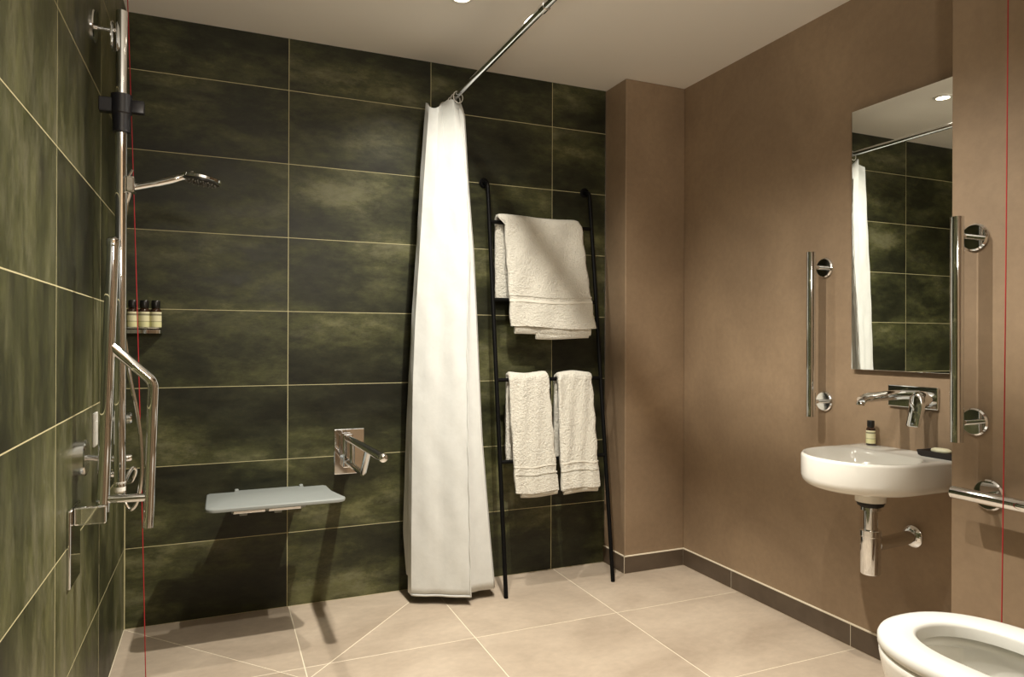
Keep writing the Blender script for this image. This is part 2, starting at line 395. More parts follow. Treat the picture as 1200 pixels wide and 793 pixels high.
for i in range(NR + 1):
    f = i / NR
    ring = []
    sec0 = curtain_section(2.09 - f * 2.03)
    n = len(sec0); line = []
    for q in range(n - 1):
        for kk in range(4):
            s = kk / 4; line.append((sec0[q], sec0[q + 1], s, q + s))
    line.append((sec0[-1], sec0[-1], 0, n - 1))
    for p, r, s, u in line:
        x = p[0] + (r[0] - p[0]) * s; y = p[1] + (r[1] - p[1]) * s
        # hem and heading: scalloped top, uneven hem
        ztop = 2.085 + 0.022 * math.cos(u * 2 * PI / 4.0 + 0.6)
        zbot = 0.036 + (0.045 if u < 3.5 else 0.0) + (0.004 if u >= 9.5 else 0.0)
        z = ztop + (zbot - ztop) * f
        wob = 0.0022 * math.sin(z * 7 + u * 1.3) * math.sin(u * 2.1 + z * 3) + 0.0008 * math.sin(z * 31 + u * 3)
        ring.append(bm.verts.new((x + wob * 0.5, y + wob, z)))
    grid.append(ring)
for a, b in zip(grid, grid[1:]):
    for j in range(len(a) - 1): bm.faces.new((a[j], a[j + 1], b[j + 1], b[j]))
grid_co = [[v.co.copy() for v in ring] for ring in grid]
cur = thing('shower_curtain', (0.90, 2.78, 0.06), 'white shower curtain gathered into a tall narrow bunch at the back wall', 'curtain')
cl = obj('fabric', bm, M['curtain'], cur, angle=38)
sd = cl.modifiers.new('thickness', 'SOLIDIFY'); sd.thickness = 0.0014
bm = new()
for q in range(20, 36):   # folded hem of the front panel
    a, b = grid_co[-1][q], grid_co[-1][q + 1]; c2, d = b.lerp(grid_co[-2][q + 1], 0.25), a.lerp(grid_co[-2][q], 0.25)
    off = Vector((-0.0003, -0.0016, 0))
    bm.faces.new([bm.verts.new(p + off) for p in (a, b, c2, d)])
bmesh.ops.remove_doubles(bm, verts=bm.verts, dist=0.0002)
hm = obj('hem', bm, M['curtain'], cur, angle=60); sd = hm.modifiers.new('thickness', 'SOLIDIFY'); sd.thickness = 0.0012
bm = new()
sm = [Vector((interp(z, P4) - 0.004 + 0.0015 * math.sin(z * 47), 2.78 - 0.11 * max(0.0, 1 - z / 2.1) ** 0.7 - 0.003, z)) for z in [0.04 + 1.95 * i / 80 for i in range(81)]]
tube(bm, sm, [0.0016 + 0.0008 * abs(math.sin(i * 1.7)) for i in range(81)], 6); obj('side_seam', bm, M['curtain'], cur)
for y, z in ((2.775, 2.10), (2.81, 2.10), (2.85, 2.10), (2.89, 2.10), (2.925, 2.10)):
    bm = new()
    pts = [(0.93 + 0.021 * math.cos(a), y + 0.004 * math.sin(a), 2.121 + 0.026 * math.sin(a)) for a in [2 * PI * i / 20 for i in range(21)]]
    tube(bm, pts, 0.0018, 6); obj('curtain_ring', bm, M['white_plastic'], cur)

# ------------------------------------------------------------------ towel ladder
def ly(z): return 2.70 + 0.116 * z
t = thing('towel_ladder', (1.385, 2.70, 0), 'black tubular metal towel ladder leaning on the green tiled wall', 'towel ladder')
for sx, xb, xt in ((-1, 1.127, 1.117), (1, 1.652, 1.642)):
    xf = xt
    pts = bent([(xb, 2.70, 0.0), (xt, ly(1.80), 1.80), (xt, YB - 0.002, 1.812)], 0.018, 6)
    T('rail', pts, 0.0092, M['black_metal'], t)
    L('wall_flange', [(0.023, 0), (0.023, 0.006), (0.019, 0.009)], (xf, YB, 1.812), (0, -1, 0), M['black_metal'], t)
RUNGS = [1.625, 1.273, 0.918, 0.565]
for z in RUNGS:
    k = z / 1.8; T('rung', [(1.127 - 0.01 * k, ly(z), z), (1.652 - 0.01 * k, ly(z), z)], 0.0085, M['black_metal'], t)

# ------------------------------------------------------------------ towels
def towel(name, label, group, zt, rung_z, xt, xb, zb, zback, thick, wob, bands, back_dx, folds, seed):
    """xt, xb: (left, right) at the rung and at the hem of the front; folded terry hung over a rung"""
    rnd = random.Random(seed)
    loc = ((xt[0] + xt[1]) / 2, ly(rung_z), rung_z)
    root = thing(name, loc, label, 'towel', group)
    yr = ly(rung_z)
    def sheet(inner, outer_extra, xl_off, xr_off, zb_, zbk, nm, m):
        # cross profile in (y, z): up the front, over the rung, down the back
        bm = new(); prof = []
        r_in = 0.010 + inner; r_out = r_in + thick
        N = 60
        def side(r):
            pts = []
            for i in range(N + 1):
                z = zb_ + (rung_z - zb_) * i / N; pts.append((ly(z) - r, z))
            for i in range(1, 9):
                a = PI * i / 9; pts.append((yr - r * math.cos(a), rung_z + r * math.sin(a)))
            for i in range(N + 1):
                z = rung_z - (rung_z - zbk) * i / N; pts.append((yr + r * 0.9 , z))
            return pts
        o_, i_ = side(r_out), side(r_in)
        loop = o_ + i_[::-1]
        NX = 56
        verts = []
        for j in range(NX + 1):
            u = j / NX; ringv = []
            for k, (y, z) in enumerate(loop):
                kk = k if k < len(o_) else len(loop) - 1 - k
                front = kk <= N
                if front: s = (rung_z - z) / max(0.01, rung_z - zb_); s = min(max(s, 0), 1); xl = xt[0] + (xb[0] - xt[0]) * s; xr = xt[1] + (xb[1] - xt[1]) * s
                else: xl, xr = xt[0] + back_dx, xt[1] + back_dx * 0.3
                xl += xl_off; xr += xr_off
                edge = min(u, 1 - u); rd = 1.0 - 0.45 * math.exp(-edge * NX / 1.3)
                x = xl + (xr - xl) * u
                ymid = (o_[kk][0] + i_[kk][0]) / 2; zmid = (o_[kk][1] + i_[kk][1]) / 2
                yy = ymid + (y - ymid) * rd; zz = zmid + (z - zmid) * (rd if N < kk < N + 10 else 1)
                d = wob * (math.sin(u * 9 + z * 7 + seed) * 0.5 + 0.5 * math.sin(u * 17 - z * 13 + seed * 2))
                sag = 0.0
                if not front or kk > N - 2: sag = -0.004 * math.sin(u * PI)
                yy += d * (1 if front else 0.4)
                # droop of the hem
                hz = 0.0
                if front and kk == 0: hz = 0.006 * math.sin(u * 5 + seed)
                x += 0.0025 * math.sin(z * 55 + seed) * (1 if edge < 0.2 else 0.3)
                yy += rnd.uniform(-0.0013, 0.0013); x += rnd.uniform(-0.0008, 0.0008)
                ringv.append(bm.verts.new((x, yy, zz + hz + (0.004 * math.sin(u * 6 + seed) if N - 1 <= kk <= N + 10 else 0))))
            verts.append(ringv)
        skin(bm, verts, True)
        return obj(nm, bm, m, root, angle=75)
    main = sheet(0.0, 0, 0, 0, zb, zback, 'cloth', M['terry'])
    # woven bands and the loose folded edges below the front
    for (z0, z1, proud, m) in bands:
        bm = new(); NX = 24; rings = []
        for j in range(NX + 1):
            u = j / NX; rr = []
            for (z, f) in ((z0, -0.004), (z0, proud), (z1, proud), (z1, -0.004)):
                s = (rung_z - z) / (rung_z - zb); xl = xt[0] + (xb[0] - xt[0]) * s - 0.001; xr = xt[1] + (xb[1] - xt[1]) * s + 0.001
                d = wob * (math.sin(u * 9 + z * 7 + seed) * 0.5 + 0.5 * math.sin(u * 17 - z * 13 + seed * 2))
                edge = min(u, 1 - u); rd = 0.45 * math.exp(-edge * NX / 1.3) * thick * 0.5
                rr.append(bm.verts.new((xl + (xr - xl) * u, ly(z) - 0.010 - thick - f + d + rd, z + 0.0035 * math.sin(u * 7 + seed))))
            rings.append(rr)
        skin(bm, rings, True); obj('woven_band', bm, m, main, angle=70)
    for (a, b, z0, z1, off) in folds:
        bm = new(); NX = 12; rings = []
        w0, w1 = xb[0] + (xb[1] - xb[0]) * a, xb[0] + (xb[1] - xb[0]) * b
        for j in range(NX + 1):
            u = j / NX; rr = []
            for q in range(8):
                an = 2 * PI * q / 8; zc = (z0 + z1) / 2; hh = abs(z1 - z0) / 2
                rr.append(bm.verts.new((w0 + (w1 - w0) * u, ly(zc) - 0.010 - thick * 0.5 + off + 0.008 * math.cos(an), zc + hh * math.sin(an) + 0.004 * math.sin(u * 4 + seed + a * 9))))
            rings.append(rr)
        skin(bm, rings, True); obj('inner_fold', bm, M['terry'], main, angle=70)
    return root
towel('bath_towel', 'large folded cream bath towel over the top rung of the black ladder', None, 1.65, 1.625,
      (1.180, 1.572), (1.190, 1.618), 1.150, 1.285, 0.026, 0.006,
      [(1.262, 1.272, 0.0025, M['terry_flat']), (1.288, 1.293, 0.003, M['terry'])], -0.026,
      [(0.05, 0.95, 1.118, 1.160, 0.006), (0.30, 0.93, 1.100, 1.135, 0.014)], 1)
HG = 'hand towels on the ladder'
towel('hand_towel', 'folded cream hand towel on the third rung, the left one beside the curtain', HG, 0.94, 0.918,
      (1.172, 1.362), (1.180, 1.386), 0.430, 0.56, 0.024, 0.004,
      [(0.508, 0.514, 0.004, M['terry']), (0.540, 0.545, 0.003, M['terry_flat']), (0.432, 0.500, 0.004, M['terry'])], 0.004,
      [(0.12, 0.98, 0.412, 0.445, 0.0)], 2)
towel('hand_towel', 'folded cream hand towel on the third rung, the right one beside the brown column', HG, 0.94, 0.918,
      (1.410, 1.586), (1.404, 1.594), 0.432, 0.56, 0.024, 0.005,
      [(0.512, 0.518, 0.004, M['terry']), (0.545, 0.550, 0.003, M['terry_flat']), (0.436, 0.504, 0.004, M['terry'])], 0.004,
      [(0.05, 0.96, 0.410, 0.448, 0.0)], 5)

# ------------------------------------------------------------------ folding shower seat
SZ = 0.531; SY0, SY1 = 2.482, 2.742
t = thing('shower_bench', (0.19, YB, SZ), 'pale grey fold-down shower seat fixed to the dark green tiled wall', 'bench')
bm = new()
def seat_outline():
    xl, xr = -0.039, 0.404; pts = []
    def arc(cx, cy, r, a0, a1, n=8):
        for i in range(n + 1):
            a = a0 + (a1 - a0) * i / n; pts.append((cx + r * math.cos(a), cy + r * math.sin(a)))
    arc(xl + 0.030, SY0 + 0.030, 0.030, PI, 1.5 * PI)
    arc(xr - 0.030 + 0.018, SY0 + 0.030, 0.030, 1.5 * PI, 2 * PI + 0.5)
    for (x, y) in ((xr + 0.004, SY0 + 0.085), (xr - 0.012, SY0 + 0.15), (xr - 0.018, SY1 - 0.012), (xr - 0.026, SY1)): pts.append((x, y))
    pts += [(0.306, SY1), (0.300, SY1 + 0.022), (0.060, SY1 + 0.022), (0.054, SY1), (xl + 0.010, SY1), (xl + 0.002, SY1 - 0.012), (xl, SY0 + 0.1)]
    return pts
ol = seat_outline(); cx = sum(p[0] for p in ol) / len(ol); cy = sum(p[1] for p in ol) / len(ol)
def ins(p, d): v = Vector((p[0] - cx, p[1] - cy)); v *= 1 - d / v.length; return (cx + v.x, cy + v.y)
lp = []
for dz, d in ((-0.013, 0.006), (-0.012, 0.002), (-0.005, 0.0), (-0.001, 0.002), (0.0, 0.005)):
    lp.append([Vector((*ins(p, d), SZ + dz)) for p in ol])
loops_mesh(bm, lp); obj('seat', bm, M['grey_plastic'], t, angle=50)
B('hinge_bracket', (0.062, SY1 - 0.02, SZ - 0.075), (0.310, YB - 0.014, SZ - 0.045), M['grey_plastic'], t, bev=0.004)
B('wall_plate', (0.050, YB - 0.016, SZ - 0.13), (0.322, YB, SZ - 0.045), M['grey_plastic'], t, bev=0.004)
for xx in (0.058, 0.288):
    B('hinge_lug', (xx, SY1 + 0.004, SZ - 0.004), (xx + 0.014, SY1 + 0.024, SZ + 0.006), M['grey_plastic'], t, bev=0.003)
for xa, xb_ in ((0.048, 0.150), (0.160, 0.268)):
    B('support_bar', (xa, SY0 + 0.008, SZ - 0.024), (xb_, SY0 + 0.026, SZ - 0.014), M['chrome'], t, bev=0.002)
    B('support_arm', (xa + 0.02, SY0 + 0.02, SZ - 0.034), (xa + 0.045, SY1 + 0.03, SZ - 0.016), M['grey_plastic'], t, bev=0.002)

# ------------------------------------------------------------------ drop-down grab rails
def drop_rail(label, hinge, tip, bdir, plate_lo, plate_hi, wall_n, hinge_block):
    hinge = Vector(hinge); tip = Vector(tip); a = (tip - hinge); Ln = a.length; a.normalize()
    b = Vector(bdir); b = (b - a * b.dot(a)).normalized()
    n = a.cross(b)
    root = thing('drop_down_rail', hinge, label, 'grab rail', 'drop-down grab rails')
    B('wall_plate', plate_lo, plate_hi, M['chrome'], root, bev=0.003)
    B('hinge_block', hinge_block[0], hinge_block[1], M['chrome'], root, bev=0.004)
    r = 0.0145
    bm = new(); pts = [hinge, tip - a * 0.004]
    tube(bm, pts, r, 18); obj('main_tube', bm, M['chrome'], root)
    lathe_bm = new(); lathe(lathe_bm, [(r * 0.4, -0.012), (r * 1.06, -0.012), (r * 1.12, -0.004), (r * 1.02, 0.006), (r * 0.6, 0.012), (0.0003, 0.0135)], tip, a, 20)
    obj('end_cap', lathe_bm, M['chrome'], root)
    p0 = hinge + a * 0.405 + b * 0.004; p1 = hinge + a * 0.318 + b * 0.100; p2 = hinge - a * 0.045 * (1 if bdir[0] > 0.5 else -0.6) + b * 0.100
    bm = new(); tube(bm, bent([p0, p1, p2], 0.018, 5), 0.0125, 16); obj('brace_loop', bm, M['chrome'], root)
    q = 0.030 if bdir[0] > 0.5 else 0.10
    bm = new(); tube(bm, [hinge + a * q + b * 0.008, hinge + a * q + b * 0.094], 0.010, 14); obj('cross_tube', bm, M['chrome'], root)
    return root
# on the back wall, lowered
_lowered = drop_rail('lowered chrome drop-down grab rail sticking out beside the shower seat', (0.500, 2.925, 0.682), (0.507, 2.285, 0.700), (0.0, 0.0, -1.0),
          (0.449, YB - 0.006, 0.526), (0.576, YB, 0.716), (0, -1, 0), ((0.480, 2.912, 0.560), (0.520, YB - 0.006, 0.700)))
# on the left wall, folded up
folded = drop_rail('chrome drop-down grab rail folded upright against the left tiled wall', (-0.258, 1.94, 0.672), (-0.238, 1.94, 1.331), (1.0, 0.0, -0.08),
          (XL, 1.880, 0.508), (XL + 0.008, 2.006, 0.692), (1, 0, 0), ((XL + 0.008, 1.915, 0.648), (-0.247, 1.968, 0.692)))

L('wall_rest', [(0.045, 0.0), (0.045, 0.022), (0.042, 0.025)], (XL, 1.985, 0.80), (1, 0, 0), M['chrome_dark'], folded)
T('rest_pin', [(XL + 0.026, 1.985, 0.80), (-0.262, 1.950, 0.80)], 0.007, M['chrome'], folded)
# ------------------------------------------------------------------ shower riser rail with its fittings
RX, RY = -0.251, 2.20
t = thing('shower_riser_rail', (RX, RY, 0.682), 'tall vertical chrome shower riser rail standing off the left tiled wall', 'shower rail')
T('tube', [(RX, RY, 0.682), (RX, RY, 2.008)], 0.0150, M['chrome'], t, seg=20)
L('wall_flange', [(0.043, 0.0), (0.043, 0.005), (0.040, 0.008)], (XL, RY, 1.955), (1, 0, 0), M['chrome'], t)
T('standoff', [(XL + 0.006, RY, 1.952), (RX - 0.010, RY, 1.952)], 0.0055, M['chrome'], t)
L('saddle_disc', [(0.041, 0.0), (0.041, 0.003), (0.036, 0.005)], (-0.275, RY, 1.935), (1, 0, 0), M['chrome'], t)
L('bottom_cap', [(0.012, 0.0), (0.015, 0.004), (0.0145, 0.030), (0.010, 0.036)], (RX, RY, 0.700), (0, 0, -1), M['white_plastic'], t)
t = thing('shelf_clamp', (RX, RY, 1.72), 'black plastic sliding clamp with side lugs high on the shower riser rail', 'clamp')
L('sleeve', [(0.0155, 0.0), (0.027, 0.002), (0.027, 0.053), (0.0235, 0.057), (0.0225, 0.106), (0.0155, 0.108)], (RX, RY, 1.776), (0, 0, -1), M['black_plastic'], t)
B('side_lug', (-0.306, RY - 0.014, 1.722), (-0.272, RY + 0.014, 1.762), M['black_plastic'], t, bev=0.003)
bm = new(); box(bm, (-0.232, RY - 0.012, 1.726), (-0.194, RY + 0.012, 1.762), 0.003)
obj('side_lug', bm, M['black_plastic'], t)
# hand shower
t = thing('hand_shower', (-0.21, RY, 1.53), 'chrome hand shower with round black-faced head clipped to the riser rail', 'shower head')
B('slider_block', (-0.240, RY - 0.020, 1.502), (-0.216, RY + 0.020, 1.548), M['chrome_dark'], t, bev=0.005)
T('slider_lever', [(-0.232, RY - 0.012, 1.545), (-0.222, RY - 0.014, 1.566)], 0.0035, M['chrome'], t, seg=8)
bm = new(); tube(bm, spline([(-0.228, RY, 1.517), (-0.18, RY, 1.531), (-0.13, RY, 1.547), (-0.095, RY, 1.561), (-0.066, RY, 1.570)], 6), [0.0095] * 8 + [0.0105] * 8 + [0.010] * 4 + [0.011] * 5, 14); obj('handle', bm, M['chrome'], t)
hax = Vector((0.16, -0.02, 1)).normalized(); hc = Vector((-0.047, RY, 1.556))
L('head', [(0.018, 0.012), (0.046, 0.010), (0.054, 0.006), (0.055, -0.001), (0.052, -0.003)], hc, hax, M['chrome'], t, seg=36)
L('spray_face', [(0.050, -0.002), (0.050, -0.006), (0.046, -0.008)], hc, hax, M['face'], t, seg=32)
bm = new(); u = Vector((1, 0, -0.16)).normalized(); v = hax.cross(u)
for k, rr in ((6, 0.014), (12, 0.027), (18, 0.040)):
    for i in range(k):
        a = 2 * PI * i / k; lathe(bm, [(0.0022, -0.007), (0.0014, -0.012)], hc + u * rr * math.cos(a) + v * rr * math.sin(a), hax, 6)
tag(obj('nozzles', bm, M['nozzle'], t), kind='stuff')
# hose
bm = new(); tube(bm, spline([(-0.228, RY, 1.513), (-0.243, 2.225, 1.45), (-0.252, 2.24, 1.30), (-0.257, 2.27, 1.15), (-0.250, 2.30, 1.085), (-0.238, 2.30, 0.986), (-0.220, 2.30, 0.885), (-0.209, 2.30, 0.797), (-0.206, 2.30, 0.696), (-0.217, 2.30, 0.618), (-0.235, 2.30, 0.594), (-0.250, 2.31, 0.622), (-0.253, 2.34, 0.668), (-0.238, 2.36, 0.703), (-0.229, 2.37, 0.694), (-0.240, 2.38, 0.662), (-0.262, 2.42, 0.655), (-0.286, 2.45, 0.675)], 8), 0.0055, 10)
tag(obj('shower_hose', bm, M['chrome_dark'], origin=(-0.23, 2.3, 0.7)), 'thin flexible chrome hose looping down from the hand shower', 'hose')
# thermostatic valve
t = thing('shower_valve', (XL, 2.45, 0.76), 'chrome wall shower valve with two small knobs behind the riser rail', 'valve')
B('body', (XL, 2.425, 0.655), (XL + 0.020, 2.485, 0.880), M['chrome'], t, bev=0.006)
for z, rr in ((0.846, 0.018), (0.723, 0.012)):
    L('knob', [(0.010, 0.0), (0.010, 0.030), (rr, 0.032), (rr, 0.054), (rr * 0.8, 0.058)], (XL + 0.018, 2.45, z), (1, 0, 0), M['chrome'], t)
L('hose_outlet', [(0.010, 0.0), (0.010, 0.018), (0.007, 0.024)], (XL + 0.014, 2.45, 0.675), (1, 0, 0), M['chrome'], t)
# small white plate on the left wall
t = thing('switch_plate', (XL, 2.262, 0.85), 'small white switch plate on the left tiled wall behind the chrome rails', 'switch')
B('plate', (XL, 2.232, 0.79), (XL + 0.006, 2.288, 0.885), M['white_plastic'], t, bev=0.002)
B('rocker', (XL + 0.005, 2.252, 0.83), (XL + 0.008, 2.268, 0.86), M['white_plastic'], t, bev=0.001)

# ------------------------------------------------------------------ small shelf with three bottles
def bottle(loc, rz, label, group, sc=1.0):
    x, y, z = loc
    t = thing('toiletry_bottle', (x, y, z), label, 'bottle', group)
    r = 0.0180 * sc
    L('glass_body', [(r * 0.9, 0.0), (r, 0.003), (r, 0.066 * sc), (r * 0.92, 0.072 * sc), (r * 0.6, 0.077 * sc), (r * 0.58, 0.081 * sc)], loc, (0, 0, 1), M['amber'], t)
    L('label', [(r * 1.012, 0.009 * sc), (r * 1.02, 0.0092 * sc), (r * 1.02, 0.0628 * sc), (r * 1.012, 0.063 * sc)], loc, (0, 0, 1), M['label'], t)
    L('cap', [(r * 0.76, 0.077 * sc), (r * 0.80, 0.079 * sc), (r * 0.80, 0.101 * sc), (r * 0.72, 0.104 * sc)], loc, (0, 0, 1), M['cap'], t)
    return t
SHZ = 1.128
t = thing('bottle_shelf', (-0.257, YB, SHZ), 'small chrome corner shelf on the back wall carrying three bottles', 'shelf')
bm = new()
def shelf_loop(d, z):
    pts = []; xl, xr, yb, yf = -0.318 + d, -0.194 - d, YB - 0.002, 2.868 + d
    pts += [Vector((xl, yb, z)), Vector((xl, yf + 0.01, z)), Vector((xl + 0.01, yf, z))]
    for i in range(7):
        a = -PI / 2 + PI / 2 * i / 6; pts.append(Vector((xr - 0.022 + 0.022 * math.cos(a), yf + 0.022 + 0.022 * math.sin(a), z)))
    pts.append(Vector((xr, yb, z))); return pts
loops_mesh(bm, [shelf_loop(0, SHZ - 0.014), shelf_loop(0, SHZ - 0.001), shelf_loop(0.001, SHZ)]); obj('tray', bm, M['chrome'], t)
bm = new(); tube(bm, [p + Vector((0, 0, 0.006)) for p in shelf_loop(0.003, SHZ)], 0.002, 8); obj('rim_wire', bm, M['chrome'], t)
for i, (x, lab) in enumerate(((-0.292, 'left one of three small amber bottles with cream labels on the chrome shelf'), (-0.2535, 'middle one of three small amber bottles with cream labels on the chrome shelf'), (-0.2155, 'right one of three small amber bottles with cream labels on the chrome shelf'))):
    bottle((x, 2.905, SHZ), 0, lab, 'bottles on the chrome shelf', 1.05)

# ------------------------------------------------------------------ red emergency pull cords
def cord(top, bot, label):
    t = thing('pull_cord', top, label, 'pull cord', 'red pull cords')
    L('ceiling_rose', [(0.028, 0), (0.028, 0.006), (0.018, 0.016), (0.006, 0.020)], top, (0, 0, -1), M['white_plastic'], t)
    n = 24; pts = [Vector(top).lerp(Vector(bot), i / n) + Vector((0.004 * math.sin(PI * i / n), 0, 0)) for i in range(n + 1)]
    T('cord', pts, 0.0014, M['red_cord'], t, seg=8)
    L('end_bead', [(0.002, 0.0), (0.006, 0.006), (0.007, 0.014), (0.004, 0.022)], bot, (0, 0, -1), M['red_cord'], t)
cord((-0.270, 2.45, CEIL), (-0.206, 2.45, 0.030), 'thin red emergency pull cord hanging in the shower corner by the left wall')
cord((1.775, 1.075, CEIL), (1.777, 1.092, 0.20), 'thin red emergency pull cord hanging beside the toilet at the right')

# ------------------------------------------------------------------ mirror
t = thing('wall_mirror', (XR, 1.562, 1.455), 'tall frameless rectangular mirror on the brown wall above the basin', 'mirror')
B('backing', (2.086, 1.340, 1.000), (XR, 1.786, 1.906), M['black_plastic'], t)
B('glass', (2.081, 1.335, 0.994), (2.086, 1.792, 1.912), M['mirror'], t, bev=0.0012)

# ------------------------------------------------------------------ straight grab rails
def grab_rail(label, p, q, wallx, flanges, flange_r=0.037):
    p, q = Vector(p), Vector(q); d = (q - p).normalized()
    t = thing('grab_rail', (p + q) / 2, label, 'grab rail', 'straight grab rails')
    r = 0.0165
    T('tube', [p + d * 0.002, q - d * 0.002], r, M['chrome'], t, seg=22)
    for e, dd in ((p, d), (q, -d)):
        L('end_cap', [(r * 0.5, -0.001), (r * 1.01, 0.0), (r * 1.01, 0.005)], e, dd, M['chrome'], t)
    for f in flanges:
        f = Vector(f)
        L('wall_flange', [(flange_r, 0.0), (flange_r, 0.006), (flange_r - 0.004, 0.010), (flange_r - 0.006, 0.010)], (wallx, f.y, f.z), (-1, 0, 0), M['chrome'], t, seg=36)
        T('standoff', [(wallx - 0.008, f.y, f.z), (p.x + 0.008, f.y, f.z)], 0.0075, M['chrome'], t, seg=14)
grab_rail('vertical chrome grab rail on the brown wall left of the mirror', (2.026, 1.922, 0.814), (2.026, 1.922, 1.424), XR, [(0, 1.924, 1.369), (0, 1.924, 0.868)])
grab_rail('vertical chrome grab rail on the brown boxing right of the mirror', (1.820, 1.232, 0.825), (1.820, 1.232, 1.428), XP, [(0, 1.229, 1.377), (0, 1.228, 0.877)])
grab_rail('horizontal chrome grab rail on the brown boxing beside the toilet', (1.816, 1.240, 0.691), (1.816, 0.58, 0.691), XP, [(0, 1.190, 0.687), (0, 0.64, 0.687)], 0.041)

# ------------------------------------------------------------------ basin
BX, BY, BR = 1.882, 1.566, 0.186
BZ = 0.736
def basin_loop(grow, z, dback=0.0, n=40):
    r = BR + grow; pts = []; xw = XR - 0.001 - dback
    xs = [xw, xw - (xw - BX) * 0.33, xw - (xw - BX) * 0.66]
    for x in xs: pts.append(Vector((x, BY + r * (1 + 0.03 * ((x - BX) / 0.21) ** 2 if grow > -0.02 else 1), z)))
    for i in range(n + 1):
        a = PI / 2 + PI * i / n; pts.append(Vector((BX + (r + 0.006) * math.cos(a), BY + r * math.sin(a), z)))
    for x in reversed(xs): pts.append(Vector((x, BY - r * (1 + 0.03 * ((x - BX) / 0.21) ** 2 if grow > -0.02 else 1), z)))
    return pts
def bowl_loop(grow, z):
    base = basin_loop(0, z); out = []; n = len(base)
    for k in range(n):
        i = k / (n - 1)
        a = PI / 2 * 0.9 + (2 * PI - 0.0) * 0  # placeholder keeps the ring aligned below
        p = base[k]
        ang = math.atan2(p.y - BY, p.x - (BX - 0.012))
        rx = 0.166 + grow if math.cos(ang) < 0 else 0.140 + grow
        ry = 0.172 + grow
        out.append(Vector((BX - 0.012 + rx * math.cos(ang), BY + ry * math.sin(ang), z)))
    return out
t = thing('wash_basin', (XR, BY, BZ), 'white rounded ceramic wash basin hung on the brown wall under the mirror', 'basin')
bm = new()
loops_mesh(bm, [basin_loop(-0.12, 0.634), basin_loop(-0.050, 0.634), basin_loop(-0.026, 0.637), basin_loop(-0.011, 0.644), basin_loop(-0.003, 0.654), basin_loop(0.0, 0.668), basin_loop(0.0, 0.69), basin_loop(0.0, BZ - 0.010), basin_loop(-0.002, BZ - 0.003), basin_loop(-0.007, BZ),
                bowl_loop(0.006, BZ), bowl_loop(0.0, BZ - 0.004), bowl_loop(-0.006, BZ - 0.02), bowl_loop(-0.025, BZ - 0.05), bowl_loop(-0.055, BZ - 0.078), bowl_loop(-0.095, BZ - 0.088), bowl_loop(-0.122, BZ - 0.09)])
obj('bowl', bm, M['ceramic'], t, angle=50)
L('outlet_neck', [(0.056, 0.0), (0.049, 0.012), (0.046, 0.030), (0.045, 0.052)], (1.904, BY, 0.640), (0, 0, -1), M['ceramic'], t)
L('drain', [(0.022, 0.0), (0.022, 0.003), (0.014, 0.004)], (1.868, BY, BZ - 0.0905), (0, 0, 1), M['chrome'], t)
t = thing('bottle_trap', (1.904, BY, 0.36), 'chrome bottle trap and waste pipe under the white basin', 'waste trap')
ax = (1.904, BY, 0.585)
L('rubber_seal', [(0.040, -0.006), (0.041, 0.0), (0.038, 0.010), (0.030, 0.012)], ax, (0, 0, -1), M['rubber'], t)
L('tailpiece', [(0.029, 0.012), (0.031, 0.014), (0.031, 0.024), (0.0215, 0.026), (0.0215, 0.10)], ax, (0, 0, -1), M['chrome'], t)
L('body', [(0.026, 0.086), (0.032, 0.088), (0.032, 0.106), (0.0305, 0.108), (0.0305, 0.222), (0.028, 0.226)], ax, (0, 0, -1), M['chrome'], t, seg=32)
T('waste_pipe', [(1.930, BY, 0.447), (XR - 0.004, BY, 0.455)], 0.021, M['chrome'], t)
L('wall_rosette', [(0.036, 0.0), (0.036, 0.004), (0.028, 0.012), (0.020, 0.014)], (XR, BY, 0.455), (-1, 0, 0), M['chrome'], t, seg=32)

# tap
t = thing('basin_tap', (XR, BY, 0.91), 'chrome wall-mounted basin tap with spout and lever below the mirror', 'tap')
B('wall_plate', (XR - 0.010, 1.476, 0.876), (XR, 1.652, 0.948), M['chrome'], t, bev=0.003)
bm = new(); tube(bm, spline([(XR - 0.008, 1.600, 0.918), (2.03, 1.601, 0.916), (1.97, 1.602, 0.913), (1.925, 1.603, 0.910), (1.905, 1.603, 0.902)], 5), [0.0165] * 8 + [0.0155] * 6 + [0.0145] * 7, 16); obj('spout', bm, M['chrome'], t)
L('aerator', [(0.0125, 0.0), (0.0135, 0.003), (0.0125, 0.012)], (1.905, 1.603, 0.899), (-0.25, 0, -1), M['chrome'], t)
L('cartridge', [(0.026, 0.0), (0.026, 0.040), (0.023, 0.046), (0.010, 0.048)], (XR - 0.009, 1.512, 0.909), (-1, 0, 0), M['chrome'], t, seg=32)
bm = new(); pr = []
for z, x, hw, hd in ((0.928, 2.050, 0.012, 0.012), (0.917, 2.048, 0.022, 0.015), (0.880, 2.042, 0.022, 0.012), (0.829, 2.026, 0.021, 0.008), (0.824, 2.025, 0.019, 0.006)):
    pr.append([Vector((x + hd * math.cos(a) * 1.1, 1.512 + hw * max(-1, min(1, 1.25 * math.sin(a))), z)) for a in [2 * PI * i / 20 for i in range(20)]])
loops_mesh(bm, pr); obj('lever', bm, M['chrome'], t, angle=50)
